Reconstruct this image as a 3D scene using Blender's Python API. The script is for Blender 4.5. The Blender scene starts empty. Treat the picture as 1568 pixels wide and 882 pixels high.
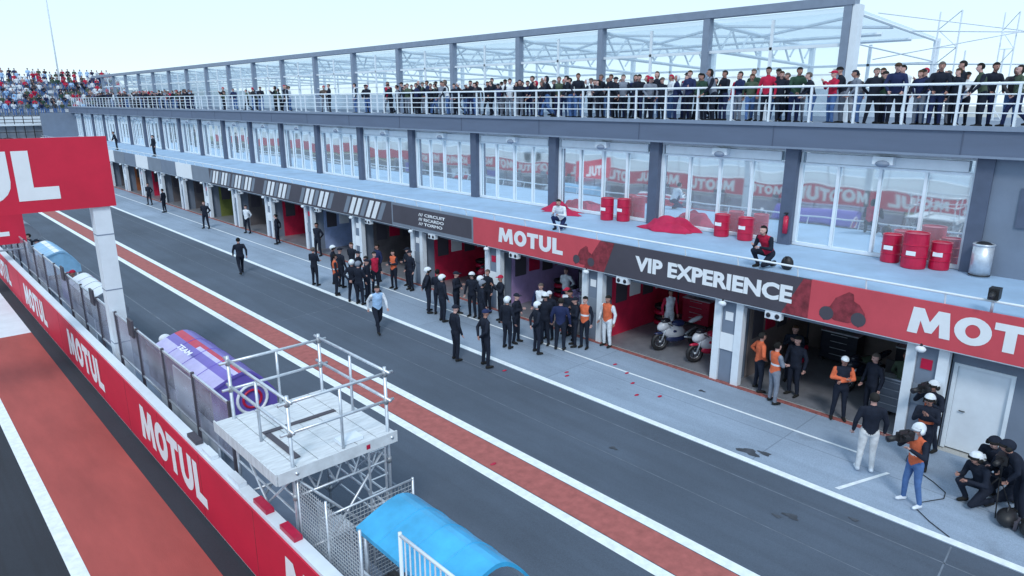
import bpy, math, random
from mathutils import Vector, Matrix
import numpy as np
random.seed(7)
R=math.radians
SC=bpy.context.scene
COL=SC.collection

# ---------------------------------------------------------------- materials
MATS={}
def pmat(name,col,rough=.6,metal=0.,var=.15,scale=3.,bump=0.,bscale=40.,stretch=(1,1,1),alpha=1.,spec=.5,coords='Object'):
    if name in MATS: return MATS[name]
    m=bpy.data.materials.new(name); m.use_nodes=True
    nt=m.node_tree; N=nt.nodes; L=nt.links
    b=N['Principled BSDF']
    b.inputs['Roughness'].default_value=rough
    b.inputs['Metallic'].default_value=metal
    b.inputs['Specular IOR Level'].default_value=spec
    b.inputs['Alpha'].default_value=alpha
    tc=N.new('ShaderNodeTexCoord'); mp=N.new('ShaderNodeMapping')
    mp.inputs['Scale'].default_value=stretch
    L.new(tc.outputs[coords],mp.inputs['Vector'])
    n=N.new('ShaderNodeTexNoise'); n.inputs['Scale'].default_value=scale; n.inputs['Detail'].default_value=6; n.inputs['Roughness'].default_value=.6
    L.new(mp.outputs[0],n.inputs['Vector'])
    r=N.new('ShaderNodeValToRGB')
    r.color_ramp.elements[0].position=.3; r.color_ramp.elements[1].position=.7
    c=Vector(col[:3])
    r.color_ramp.elements[0].color=(*(c*(1-var)),1)
    r.color_ramp.elements[1].color=(*[min(1,x) for x in (c*(1+var))],1)
    L.new(n.outputs['Fac'],r.inputs['Fac']); L.new(r.outputs['Color'],b.inputs['Base Color'])
    if bump>0:
        n2=N.new('ShaderNodeTexNoise'); n2.inputs['Scale'].default_value=bscale; n2.inputs['Detail'].default_value=4
        L.new(mp.outputs[0],n2.inputs['Vector'])
        bp=N.new('ShaderNodeBump'); bp.inputs['Strength'].default_value=bump; bp.inputs['Distance'].default_value=.02
        L.new(n2.outputs['Fac'],bp.inputs['Height']); L.new(bp.outputs[0],b.inputs['Normal'])
    MATS[name]=m
    return m

def ground_mat(name,base,streak,stain,fine_scale=60,patch=.35,streak_amt=.5,stain_thr=.66,rough=.85,joint=0):
    """asphalt / concrete: patches + tyre streaks along Y + fine grain + oil stains"""
    m=bpy.data.materials.new(name); m.use_nodes=True
    nt=m.node_tree; N=nt.nodes; L=nt.links; b=N['Principled BSDF']
    b.inputs['Roughness'].default_value=rough
    tc=N.new('ShaderNodeTexCoord')
    def noise(scale,stretch,detail=5,rg=.6):
        mp=N.new('ShaderNodeMapping'); mp.inputs['Scale'].default_value=stretch
        L.new(tc.outputs['Object'],mp.inputs['Vector'])
        n=N.new('ShaderNodeTexNoise'); n.inputs['Scale'].default_value=scale; n.inputs['Detail'].default_value=detail; n.inputs['Roughness'].default_value=rg
        L.new(mp.outputs[0],n.inputs['Vector']); return n.outputs['Fac']
    def ramp(src,p0,p1,c0=(0,0,0,1),c1=(1,1,1,1)):
        r=N.new('ShaderNodeValToRGB'); e=r.color_ramp.elements
        e[0].position=p0; e[1].position=p1; e[0].color=c0; e[1].color=c1
        L.new(src,r.inputs['Fac']); return r.outputs['Color']
    def mix(f,a,bb,typ='MIX'):
        x=N.new('ShaderNodeMix'); x.data_type='RGBA'; x.blend_type=typ
        if isinstance(f,float): x.inputs[0].default_value=f
        else: L.new(f,x.inputs[0])
        for i,v in ((6,a),(7,bb)):
            if isinstance(v,tuple): x.inputs[i].default_value=v
            else: L.new(v,x.inputs[i])
        return x.outputs[2]
    c=Vector(base)
    col=ramp(noise(.35,(1,.5,1),8),.32,.68,(*(c*(1-patch)),1),(*(c*(1+patch)),1))
    st=ramp(noise(2.2,(1,.03,1),4),.48,.62)
    stf=N.new('ShaderNodeMath'); stf.operation='MULTIPLY'; stf.inputs[1].default_value=streak_amt
    L.new(st,stf.inputs[0])
    col=mix(stf.outputs[0],col,(*streak,1))
    for (sc_,st_,dt,thr,am) in ((.9,(1,.8,1),3,stain_thr,.35),(2.6,(1,.6,1),2,.735,.45)):
        sp=ramp(noise(sc_,st_,dt,.5),thr,thr+.07)
        sf=N.new('ShaderNodeMath'); sf.operation='MULTIPLY'; sf.inputs[1].default_value=am
        L.new(sp,sf.inputs[0])
        col=mix(sf.outputs[0],col,(*stain,1))
    g=ramp(noise(fine_scale,(1,1,1),3,.7),.3,.7,(.75,.75,.75,1),(1.2,1.2,1.2,1))
    col=mix(1.0,col,g,'MULTIPLY')
    if joint:
        br=N.new('ShaderNodeTexBrick'); br.offset=0
        br.inputs['Color1'].default_value=(1,1,1,1); br.inputs['Color2'].default_value=(.9,.9,.9,1); br.inputs['Mortar'].default_value=(.7,.7,.7,1)
        br.inputs['Scale'].default_value=1; br.inputs['Mortar Size'].default_value=.016
        br.inputs['Brick Width'].default_value=joint; br.inputs['Row Height'].default_value=joint*1.3
        L.new(tc.outputs['Object'],br.inputs['Vector'])
        col=mix(1.0,col,br.outputs['Color'],'MULTIPLY')
    L.new(col,b.inputs['Base Color'])
    bp=N.new('ShaderNodeBump'); bp.inputs['Strength'].default_value=.25; bp.inputs['Distance'].default_value=.01
    L.new(noise(90,(1,1,1),2),bp.inputs['Height']); L.new(bp.outputs[0],b.inputs['Normal'])
    MATS[name]=m; return m

def glass_mat(name,tint,gloss=.6,transp=.0,base=(.35,.4,.45),rough=.03,haze=0.):
    m=bpy.data.materials.new(name); m.use_nodes=True
    nt=m.node_tree; N=nt.nodes; L=nt.links; out=N['Material Output']; N.remove(N['Principled BSDF'])
    g=N.new('ShaderNodeBsdfGlossy'); g.inputs['Color'].default_value=(*tint,1); g.inputs['Roughness'].default_value=rough
    tc=N.new('ShaderNodeTexCoord'); n=N.new('ShaderNodeTexNoise'); n.inputs['Scale'].default_value=.6; n.inputs['Detail'].default_value=1
    L.new(tc.outputs['Object'],n.inputs['Vector'])
    bp=N.new('ShaderNodeBump'); bp.inputs['Strength'].default_value=.12; bp.inputs['Distance'].default_value=.05
    L.new(n.outputs['Fac'],bp.inputs['Height']); L.new(bp.outputs[0],g.inputs['Normal'])
    if transp>0:
        d=N.new('ShaderNodeBsdfTransparent'); d.inputs['Color'].default_value=(*base,1)
    else:
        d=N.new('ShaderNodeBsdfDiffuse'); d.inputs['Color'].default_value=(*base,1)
    mx=N.new('ShaderNodeMixShader'); mx.inputs[0].default_value=gloss
    L.new(d.outputs[0],mx.inputs[1]); L.new(g.outputs[0],mx.inputs[2])
    if haze>0:
        h=N.new('ShaderNodeBsdfTranslucent'); h.inputs['Color'].default_value=(.85,.92,.97,1)
        h2=N.new('ShaderNodeBsdfDiffuse'); h2.inputs['Color'].default_value=(.85,.92,.97,1)
        ad=N.new('ShaderNodeMixShader'); L.new(h.outputs[0],ad.inputs[1]); L.new(h2.outputs[0],ad.inputs[2])
        m3=N.new('ShaderNodeMixShader'); m3.inputs[0].default_value=haze
        L.new(mx.outputs[0],m3.inputs[1]); L.new(ad.outputs[0],m3.inputs[2]); L.new(m3.outputs[0],out.inputs['Surface'])
    else: L.new(mx.outputs[0],out.inputs['Surface'])
    MATS[name]=m; return m

M_lane=ground_mat('lane_asphalt',(.082,.108,.150),(.062,.08,.11),(.04,.05,.065),patch=.2,streak_amt=.35,stain_thr=.72)
M_apron=ground_mat('apron_concrete',(.29,.37,.48),(.22,.28,.365),(.13,.16,.20),patch=.22,streak_amt=.3,stain_thr=.68,joint=5.13)
M_track=ground_mat('track_asphalt',(.028,.034,.046),(.02,.022,.028),(.02,.02,.02),patch=.2,streak_amt=.6)
M_land=ground_mat('land',(.42,.43,.42),(.35,.36,.34),(.3,.3,.28),patch=.3,streak_amt=.1)
M_grass=pmat('grass',(.12,.17,.08),.95,var=.4,scale=1.2)
M_redrun=pmat('red_runoff_paint',(.38,.075,.065),.8,var=.16,scale=1.4,bump=.2,bscale=80,stretch=(1,.25,1))
M_whiterun=pmat('pale_runoff',(.7,.75,.8),.8,var=.08,scale=1.5)
M_white=pmat('white_paint_line',(.80,.87,.93),.7,var=.12,scale=6,bump=.1)
M_redline=pmat('red_line_paint',(.38,.11,.10),.75,var=.2,scale=5)
M_wgrey=pmat('grey_wall',(.18,.225,.30),.8,var=.08,scale=1.5,bump=.1)
M_fascia=pmat('grey_fascia',(.12,.155,.23),.7,var=.08,scale=1.2,stretch=(1,.3,2))
M_dcol=pmat('dark_grey_column',(.085,.11,.17),.6,var=.1)
M_mcol=pmat('canopy_grey_steel',(.22,.275,.37),.5,var=.08)
M_wsteel=pmat('white_steel',(.75,.83,.9),.45,var=.06)
M_wall_white=pmat('white_panel',(.74,.81,.88),.6,var=.05)
M_terr=pmat('terrace_floor',(.33,.48,.66),.7,var=.14,scale=.9,bump=.1)
M_dark=pmat('garage_ceiling',(.25,.26,.28),.8,var=.1)  # lightened base colour stands in for lamp light inside the garages
M_black=pmat('black_plastic',(.015,.015,.018),.5,var=.2)
M_steel=pmat('galvanised_steel',(.62,.67,.73),.38,metal=.6,var=.15,scale=8)
M_red=pmat('banner_red',(.62,.012,.05),.55,var=.08,scale=1.1,bump=.16,bscale=2.5,stretch=(1,.6,1))
M_redf=pmat('banner_red_soft',(.60,.075,.10),.6,var=.08,scale=1.1,bump=.2,bscale=2.5)
M_bdark=pmat('banner_dark',(.07,.065,.085),.6,var=.1,scale=1.,bump=.2,bscale=2.5)
M_bgrey=pmat('banner_grey',(.2,.24,.30),.6,var=.1,scale=1.,bump=.1,bscale=2.5)
M_bwhite=pmat('banner_white',(.82,.86,.9),.6,var=.03)
M_bsil=pmat('banner_print_dark_red',(.24,.03,.045),.6,var=.5,scale=5)
M_drum=pmat('drum_red',(.5,.01,.055),.35,var=.15,scale=5)
M_cloth=pmat('red_cloth',(.46,.01,.07),.75,var=.15,scale=4,bump=.4,bscale=8)
M_blue=pmat('blue_canopy',(.05,.40,.72),.28,var=.25,scale=1.5,bump=.1,bscale=3)
M_purple=pmat('purple_canopy',(.15,.11,.46),.3,var=.15,scale=1.5)
M_plank=pmat('scaffold_plank',(.64,.68,.72),.55,var=.18,scale=3,stretch=(1,6,1),bump=.1)
M_smoke=pmat('smoked_panel',(.30,.30,.39),.22,var=.45,scale=1.2,alpha=.6)
M_win=glass_mat('window_glass',(.92,.98,1.),.80,base=(.75,.86,.95))  # pale diffuse base paints a whitish sheen onto the panes
M_can=glass_mat('canopy_glass',(.85,.93,1.),.12,transp=1,base=(.92,.97,.99),rough=.1,haze=.16)
M_roof=glass_mat('roof_polycarbonate',(.85,.93,1.),.06,transp=1,base=(.8,.88,.93),rough=.2,haze=.5)
M_lens=pmat('lens_glass',(.02,.02,.03),.1,var=.1)
M_kerb=pmat('threshold_brick',(.3,.1,.09),.8,var=.4,scale=8)

# ---------------------------------------------------------------- mesh builder
class MB:
    def __init__(s): s.v=[];s.f=[];s.m=[];s.mats=[];s.sm=[]
    def mi(s,m):
        if m not in s.mats: s.mats.append(m)
        return s.mats.index(m)
    def add(s,vs,fs,m,smooth=False):
        o=len(s.v); s.v+= [tuple(x) for x in vs]; i=s.mi(m)
        for f in fs: s.f.append([o+k for k in f]); s.m.append(i); s.sm.append(smooth)
    def box(s,x0,x1,y0,y1,z0,z1,m):
        v=[(x0,y0,z0),(x1,y0,z0),(x1,y1,z0),(x0,y1,z0),(x0,y0,z1),(x1,y0,z1),(x1,y1,z1),(x0,y1,z1)]
        s.add(v,[(0,3,2,1),(4,5,6,7),(0,1,5,4),(1,2,6,5),(2,3,7,6),(3,0,4,7)],m)
    def quad(s,a,b,c,d,m): s.add([a,b,c,d],[(0,1,2,3)],m)
    def poly(s,pts,m): s.add(pts,[tuple(range(len(pts)))],m)
    def tube(s,p0,p1,r,m,n=8,r1=None,caps=True):
        p0=Vector(p0);p1=Vector(p1);d=(p1-p0)
        if d.length<1e-6: return
        d.normalize(); a=Vector((0,0,1)) if abs(d.z)<.9 else Vector((1,0,0))
        u=d.cross(a).normalized(); w=d.cross(u); r1=r if r1 is None else r1
        v=[];
        for p,rr in((p0,r),(p1,r1)):
            for i in range(n):
                t=2*math.pi*i/n; v.append(p+(u*math.cos(t)+w*math.sin(t))*rr)
        f=[(i,(i+1)%n,n+(i+1)%n,n+i) for i in range(n)]
        if caps: f+= [tuple(range(n-1,-1,-1)),tuple(range(n,2*n))]
        s.add(v,f,m,True if n>6 else False)
    def ell(s,c,r,m,nu=14,nv=9,rot=None,keep=None):
        v=[];f=[];c=Vector(c)
        for j in range(nv+1):
            ph=math.pi*j/nv
            for i in range(nu):
                t=2*math.pi*i/nu
                p=Vector((r[0]*math.sin(ph)*math.cos(t),r[1]*math.sin(ph)*math.sin(t),r[2]*math.cos(ph)))
                if rot: p=rot@p
                v.append(c+p)
        for j in range(nv):
            for i in range(nu):
                q=(j*nu+i,(j+1)*nu+i,(j+1)*nu+(i+1)%nu,j*nu+(i+1)%nu)
                if keep:
                    cc=sum((v[k] for k in q),Vector())/4
                    if not keep(cc-c): continue
                f.append(q)
        s.add(v,f,m,True)
    def torus(s,c,Rr,r,axis,m,n=20,k=8):
        c=Vector(c);ax=Vector(axis).normalized(); a=Vector((0,0,1)) if abs(ax.z)<.9 else Vector((1,0,0))
        u=ax.cross(a).normalized(); w=ax.cross(u); v=[];f=[]
        for i in range(n):
            t=2*math.pi*i/n; d=u*math.cos(t)+w*math.sin(t)
            for j in range(k):
                q=2*math.pi*j/k; v.append(c+d*(Rr+r*math.cos(q))+ax*r*math.sin(q))
        for i in range(n):
            for j in range(k):
                f.append((i*k+j,((i+1)%n)*k+j,((i+1)%n)*k+(j+1)%k,i*k+(j+1)%k))
        s.add(v,f,m,True)
    def obj(s,name,parent=None,bevel=0):
        me=bpy.data.meshes.new(name); me.from_pydata(s.v,[],s.f); 
        for m in s.mats: me.materials.append(m)
        me.polygons.foreach_set('material_index',s.m); me.polygons.foreach_set('use_smooth',s.sm); me.update()
        o=bpy.data.objects.new(name,me); COL.objects.link(o)
        if parent: o.parent=parent
        if bevel:
            b=o.modifiers.new('b','BEVEL'); b.width=bevel; b.segments=2; b.limit_method='ANGLE'
        return o
def empty(name):
    e=bpy.data.objects.new(name,None); COL.objects.link(e); return e

def text_mesh(name,txt,org,xd,up,width,height,m,parent,bold=.03,shear=0.,thick=.004):
    xd=Vector(xd);up=Vector(up);nn=xd.cross(up)
    if txt=='MOTUL':   # heavy custom lettering
        b=MB(); polys=[]; x=0
        polys.append([(0,0),(.1,1),(.42,1),(.62,.52),(.82,1),(1.14,1),(1.24,0),(.94,0),(.89,.52),(.72,.1),(.52,.1),(.35,.52),(.30,0)]); x=1.31
        n=24
        for i in range(n):
            t0=2*math.pi*i/n;t1=2*math.pi*(i+1)/n
            polys.append([(x+.5+.5*math.cos(t0),.5+.52*math.sin(t0)),(x+.5+.5*math.cos(t1),.5+.52*math.sin(t1)),(x+.5+.2*math.cos(t1),.5+.25*math.sin(t1)),(x+.5+.2*math.cos(t0),.5+.25*math.sin(t0))])
        x+=1.04
        polys.append([(x+a,c) for a,c in [(0,1),(0,.74),(.28,.74),(.28,0),(.58,0),(.58,.74),(.86,.74),(.86,1)]]); x+=.93
        out=[(0,1),(0,.4)]+[(.45-.45*math.cos(t*math.pi/10),.4-.42*math.sin(t*math.pi/10)) for t in range(1,10)]+[(.9,.4),(.9,1),(.61,1),(.61,.4)]+[(.45+.16*math.cos(t*math.pi/8),.4-.15*math.sin(t*math.pi/8)) for t in range(1,8)]+[(.29,.4),(.29,1)]
        polys.append([(x+a,c) for a,c in out]); x+=.99
        polys.append([(x+a,c) for a,c in [(0,1),(0,0),(.76,0),(.76,.26),(.3,.26),(.3,1)]]); x+=.76
        o3=Vector(org)
        for p in polys: b.poly([o3+xd*(a/x*width)+up*(c*height)+nn*thick for a,c in p],m)
        return b.obj(name,parent)
    cu=bpy.data.curves.new('t','FONT'); cu.body=txt; cu.size=1; cu.offset=bold; cu.resolution_u=3; cu.shear=shear
    o=bpy.data.objects.new('t',cu); COL.objects.link(o)
    dg=bpy.context.evaluated_depsgraph_get()
    me=bpy.data.meshes.new_from_object(o.evaluated_get(dg)); bpy.data.objects.remove(o)
    n=len(me.vertices); a=np.empty(n*3); me.vertices.foreach_get('co',a); a=a.reshape(-1,3)
    mn=a.min(0);mx=a.max(0)
    X=(a[:,0]-mn[0])/(mx[0]-mn[0])*width; Y=(a[:,1]-mn[1])/(mx[1]-mn[1])*height
    P=np.array(org)[None]+X[:,None]*np.array(xd)[None]+Y[:,None]*np.array(up)[None]+np.array(nn)[None]*thick
    me.vertices.foreach_set('co',P.astype(np.float32).ravel()); me.update()
    me.materials.clear(); me.materials.append(m)
    ob=bpy.data.objects.new(name,me); COL.objects.link(ob)
    if parent: ob.parent=parent
    return ob

# ---------------------------------------------------------------- ground
def sheet(name,x0,x1,y0,y1,z,m,nx=1,ny=1):
    b=MB(); b.quad((x0,y0,z),(x1,y0,z),(x1,y1,z),(x0,y1,z),m); return b.obj(name)
sheet('ground',-1500,1500,-1500,1500,-.03,M_land)
sheet('race_track',-12,1.35,-60,400,-.012,M_track)
sheet('grass',-20,-12.6,-60,400,-.02,M_grass)
sheet('red_runoff',1.6,3.3,-20,28.9,-.008,M_redrun)
sheet('pale_runoff',1.6,3.3,28.9,200,-.008,M_whiterun)
sheet('wall_foot_asphalt',3.3,3.9,-20,200,-.012,M_track)
sheet('pit_lane',3.9,13.6,-40,200,-.012,M_lane)
sheet('pit_apron',13.6,17.52,-40,106,-.010,M_apron)
b=MB()
b.box(17.3,17.46,4.4,106,-.01,.012,M_kerb); b.obj('garage_threshold_strip')
b=MB()
def ln(x0,x1,y0,y1,m=M_white,z=-.004): b.quad((x0,y0,z),(x1,y0,z),(x1,y1,z),(x0,y1,z),m)
ln(1.35,1.6,-20,200); ln(8.83,9.08,-30,180); ln(9.92,10.17,-30,180); ln(9.10,9.90,-30,180,M_redline)
ln(13.62,13.82,-30,110); ln(15.92,16.0,5,100)
ln(-1.6,1.2,8.2,8.4);ln(-1.6,-1.4,6,8.2)
b.quad((14.0,4.75,-.004),(15.5,4.25,-.004),(15.5,4.33,-.004),(14.0,4.85,-.004),M_white)
for yy in (62,66): ln(4.2,8.7,yy,yy+.6)
b.obj('painted_road_markings')
# paving seams in the lane
b=MB(); M_seam=pmat('paving_seam',(.14,.17,.215),.8,var=.35,scale=3)
for (x,w_) in ((7.15,.05),(11.6,.02),(12.9,.03)): b.quad((x,-20,-.0085),(x+w_,-20,-.0085),(x+w_,110,-.0085),(x,110,-.0085),M_seam)
for y in (2.2,24,47): b.quad((10.3,y,-.0085),(13.55,y+.3,-.0085),(13.55,y+.33,-.0085),(10.3,y+.03,-.0085),M_seam)
b.obj('paving_seams')
b=MB()
for (x,y) in [(14.8,10.7),(15.9,11.9),(14.6,13.2),(15.4,11.3),(15.2,10.2),(16.2,12.6),(13.3,14.6),(9.3,10.6),(14.4,13.0)]:
    b.ell((x,y,.0),(.09,.05,.012),M_drum,8,4)
b.obj('red_tape_scraps')
b=MB(); M_oil=pmat('oil_stain',(.06,.072,.09),.5,var=.4,scale=6)
rs=random.Random(3)
for (x,y,r) in [(14.1,6.9,.2),(14.3,6.6,.12),(12.3,5.0,.12),(12.1,5.2,.07),(13.1,4.1,.07),(11.9,9.2,.08),(16.4,9.6,.08)]:
    ph=rs.random()*6; b.poly([(x+r*(1+.3*math.sin(3*t*.39+ph)+.2*math.sin(5*t*.39+2*ph))*math.cos(t*.3927)*.7,y+r*1.3*(1+.3*math.sin(3*t*.39+ph))*math.sin(t*.3927),-.002) for t in range(16)],M_oil)
b.obj('oil_stains')

# ---------------------------------------------------------------- pit building
BLD=empty('pit_building')
Y0,NB,BW=4.4,20,5.13
YE=Y0+NB*BW
b=MB()
b.box(17.52,30,-40,YE,3.3,3.55,M_wgrey)
b.box(17.32,21.3,-40,YE,3.552,3.575,M_terr)
b.box(24.5,24.7,-40,YE,-.01,3.3,M_wgrey)
b.box(17.6,24.5,Y0,YE,2.75,2.8,M_dark)
b.box(17.6,24.5,Y0,YE,-.02,.004,pmat('garage_floor',(.2,.21,.24),.35,var=.15))  # floor colour lightened too, in place of garage lamp light
b.box(17.75,18.0,-40,2.75,-.01,3.3,M_wgrey); b.box(17.75,18.0,3.85,Y0-.45,-.01,3.3,M_wgrey); b.box(17.75,18.0,2.75,3.85,2.12,3.3,M_wgrey)
b.box(17.72,17.78,2.7,2.78,0,2.15,M_wsteel); b.box(17.72,17.78,3.82,3.9,0,2.15,M_wsteel); b.box(17.72,17.78,2.78,3.82,2.08,2.15,M_wsteel)
b.box(17.80,17.85,2.78,3.82,.01,2.08,M_wall_white); b.tube((17.76,3.66,1.0),(17.76,3.54,1.0),.015,M_black)
b.box(17.5,30,YE,YE+.4,-.01,6.6,M_wgrey)
b.obj('ground_floor_shell',BLD)
b=MB()
for k in range(NB+1):
    y=Y0+k*BW
    b.box(17.48,24.5,y-.22,y+.22,-.01,2.75,M_wgrey)
    b.box(17.40,17.62,y-.45,y-.23,0,2.58,M_wall_white); b.box(17.40,17.62,y+.23,y+.45,0,2.58,M_wall_white)
    b.box(17.44,17.475,y-.22,y+.22,1.0,1.5,M_bwhite if k%2 else M_bgrey)
    b.box(17.46,17.475,y-.12,y+.12,1.9,2.15,M_drum if k%3==0 else M_bwhite)
b.obj('garage_pillars',BLD)
b=MB()
for k in range(NB):
    y=Y0+k*BW
    b.box(17.5,17.85,y+.46,y+BW-.46,2.38,2.74,M_bgrey)
    for j in range(5): b.box(17.47,17.5,y+.46,y+BW-.46,2.40+j*.06,2.435+j*.06,M_wgrey)
    b.box(17.2,17.38,y+3.5,y+3.95,2.32,2.52,M_wall_white)
    b.ell((17.19,y+3.6,2.42),(.03,.07,.07),M_lens,8,6); b.ell((17.19,y+3.85,2.42),(.03,.07,.07),M_lens,8,6)
    b.ell((17.18,y+.1,2.45),(.10,.12,.08),M_wall_white,10,7); b.tube((17.18,y+.1,2.5),(17.3,y+.1,2.7),.03,M_black)
b.obj('roller_shutters',BLD)
cols=[('g_warm',(.22,.18,.17)),('g_red',(.6,.02,.07)),('g_violet',(.42,.3,.55)),('g_red',(.6,.02,.07)),('g_dark',(.12,.11,.12)),('g_blue',(.3,.4,.65)),('g_red',(.6,.02,.07)),('g_dark',(.12,.11,.12)),('g_lime',(.16,.19,.05)),('g_dark',(.12,.11,.12)),('g_dark',(.12,.11,.12)),('g_red',(.6,.02,.07)),('g_orange',(.35,.12,.05)),('g_dark',(.12,.11,.12)),('g_red',(.6,.02,.07)),('g_dark',(.12,.11,.12)),('g_red',(.6,.02,.07)),('g_dark',(.12,.11,.12)),('g_dark',(.12,.11,.12)),('g_dark',(.12,.11,.12))]  # lining colours lightened in place of garage lamp light
b=MB()
for k in range(NB):
    y=Y0+k*BW; nm,c=cols[k]; mm=pmat(nm,c,.5,var=.25,scale=1.5)
    alt=(M_bwhite if k%2 else M_drum) if k<7 else M_bgrey
    b.box(22.3,22.4,y+.3,y+BW-.3,0,2.6,mm)
    for j in range(4):
        yy=y+.6+j*1.1; b.box(22.24,22.29,yy,yy+.75,1.1,2.3,alt if j%2 else mm)
        b.box(22.2,22.235,yy+.12,yy+.6,1.35,1.9,mm if j%2 else alt)
    b.box(18.2,22.2,y+BW-.29,y+BW-.24,0,2.5,mm); b.box(18.2,22.2,y+.24,y+.29,0,2.5,mm)
    for j in range(5):
        b.box(18.35+j*.78,18.95+j*.78,y+BW-.32,y+BW-.295,1.2+.1*(j%2),2.2,alt if j%2 else M_bdark)
    for j in range(3):
        b.box(18.6+j*1.2,18.75+j*1.2,y+1,y+BW-1,2.66,2.72,M_wall_white)
b.obj('garage_linings',BLD)
UY=4.75; UB=5.15
b=MB(); g=MB(); w=MB()
for k in range(NB+1):
    y=UY+k*UB; wd=.2
    if y>YE: break
    b.box(21.12,21.55,y-wd,y+wd,3.575,6.6,M_dcol)
    if y+UB>YE+2: continue
    y0=y+wd; y1=y+UB-wd
    n=4
    for j in range(n):   # each leaf its own pane, very slightly out of plane
        a=y0+(y1-y0)*j/n; c=y0+(y1-y0)*(j+1)/n; e0=random.uniform(-.012,.012); e1=random.uniform(-.012,.012)
        g.quad((21.42+e0,c,3.62),(21.42+e1,a,3.62),(21.42+e1,a,6.15),(21.42+e0,c,6.15),M_win)
        g.quad((21.42+e1,c,6.16),(21.42+e0,a,6.16),(21.42+e0,a,6.55),(21.42+e1,c,6.55),M_win)
    w.box(21.34,21.405,y0,y1,6.12,6.18,M_wsteel); w.box(21.34,21.405,y0,y1,6.5,6.6,M_wsteel); w.box(21.34,21.405,y0,y1,3.577,3.68,M_wsteel)
    for j in range(n+1):
        yy=y0+(y1-y0)*j/n; t=.05 if j in(0,n) else .035
        yy=min(max(yy,y0+t),y1-t)
        w.box(21.33,21.40,yy-t,yy+t,3.68,6.12,M_wsteel)
        if j%2==0: w.box(21.335,21.40,yy-.03,yy+.03,6.18,6.5,M_wsteel)
    w.box(21.28,21.335,y0+.2,y1-.2,6.2,6.48,M_wall_white)
    w.box(21.05,21.27,y+2.2,y+2.75,6.28,6.5,M_wall_white); w.ell((21.05,y+2.47,6.3),(.12,.2,.1),M_mcol,8,6)
b.box(21.2,21.4,-40,UY-.2,3.575,6.6,M_wgrey); b.box(21.15,21.2,2.2,3.9,4.9,5.9,M_dcol)
b.obj('upper_columns',BLD); g.obj('window_glazing',BLD); w.obj('window_frames',BLD)
b=MB()
b.box(20.9,36,-40,YE+1,6.6,7.3,M_fascia); b.box(20.84,21.0,-40,YE+1,7.28,7.4,M_mcol); b.box(21.0,36,-40,YE+1,7.302,7.35,M_wgrey)
b.box(30,30.2,-40,YE,3.55,6.6,M_wgrey)
b.box(20.88,20.9,-40,YE+1,6.6,6.66,M_mcol)
for k in range(24):
    b.box(20.885,20.898,k*5.15-5.0,k*5.15-4.98,6.67,7.27,M_dcol)
b.obj('roof_deck',BLD)
b=MB(); y=-6
while y<YE:
    b.box(20.93,20.99,y-.03,y+.03,7.38,8.42,M_wsteel); b.tube((20.96,y,7.45),(21.25,y,7.38),.02,M_wsteel,6); y+=1.285
for z,r in((8.44,.035),(8.18,.018),(7.95,.018),(7.72,.018)): b.tube((20.96,-6,z),(20.96,YE,z),r,M_wsteel,8)
b.obj('roof_railing',BLD)
b=MB(); y=-6
while y<YE:
    b.tube((17.3,y,3.56),(17.22,y,3.86),.02,M_wsteel,6); y+=1.7
b.tube((17.22,-6,3.86),(17.22,YE,3.86),.028,M_wsteel,8)
b.obj('terrace_handrail',BLD)
b=MB(); g=MB(); rf=MB(); CY=9.9; CX=24.1; CT=11.0
k=0
while CY+k*UB<YE+.1:
    y=CY+k*UB
    b.box(CX-.12,CX+.18,y-.13,y+.13,7.35,CT,M_mcol)
    b.tube((CX,y,CT-.15),(CX+9,y,CT-.6),.08 if k else .05,M_wsteel,6); b.tube((CX+.1,y,9.9),(CX+9,y,CT-1.4),.07 if k else .03,M_wsteel,6)
    for j in range(6 if k else 0):
        x=CX+.3+j*1.45; b.tube((x,y,CT-.17-(x-CX)*.05),(x+.72,y,9.95+(x+.7-CX)*-.04+.0),.045,M_wsteel,5); b.tube((x+.72,y,9.93),(x+1.45,y,CT-.3),.045,M_wsteel,5)
    b.box(CX+8.9,CX+9.1,y-.1,y+.1,7.35,CT-.5,M_wsteel)
    if y+UB<YE+.1:
        y1=y+UB
        g.quad((CX+.05,y1,7.5),(CX+.05,y,7.5),(CX+.05,y,CT-.2),(CX+.05,y1,CT-.2),M_can)
        rf.quad((CX+.3,y,CT-.02),(CX+.3,y1,CT-.02),(CX+9,y1,CT-.47),(CX+9,y,CT-.47),M_roof)
        b.box(CX,CX+.08,y+.14,y1-.14,9.75,9.85,M_wsteel); b.box(CX,CX+.08,(y+y1)/2-.05,(y+y1)/2+.05,7.35,CT-.25,M_wsteel)
        b.box(CX,CX+.08,y+.14,y1-.14,8.85,8.9,M_wsteel)
        b.tube((CX+1,y,10.8),(CX+4,y1,10.6),.06,M_wsteel,5); b.tube((CX+4,y,10.6),(CX+1,y1,10.8),.06,M_wsteel,5)
        for xx in (3,6): b.tube((CX+xx,y,10.3),(CX+xx,y1,10.3),.07,M_wsteel,6)
        b.box(CX+8.9,CX+9.0,y+.1,y1-.1,7.35,8.6,M_wall_white); b.box(CX+8.9,CX+9,y+.1,y1-.1,9.5,9.6,M_wsteel)
        b.box(CX+8.9,CX+9,(y+y1)/2-.06,(y+y1)/2+.06,8.6,10.4,M_wsteel)
    k+=1
b.box(CX-.14,CX+.25,CY-.2,YE,CT,CT+.28,M_mcol)
b.box(CX-.1,CX+.3,CY-.35,CY-.14,7.35,CT,M_wall_white)
b.obj('canopy_frame',BLD); g.obj('canopy_glass',BLD); rf.obj('canopy_roof',BLD)
b=MB()
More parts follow.
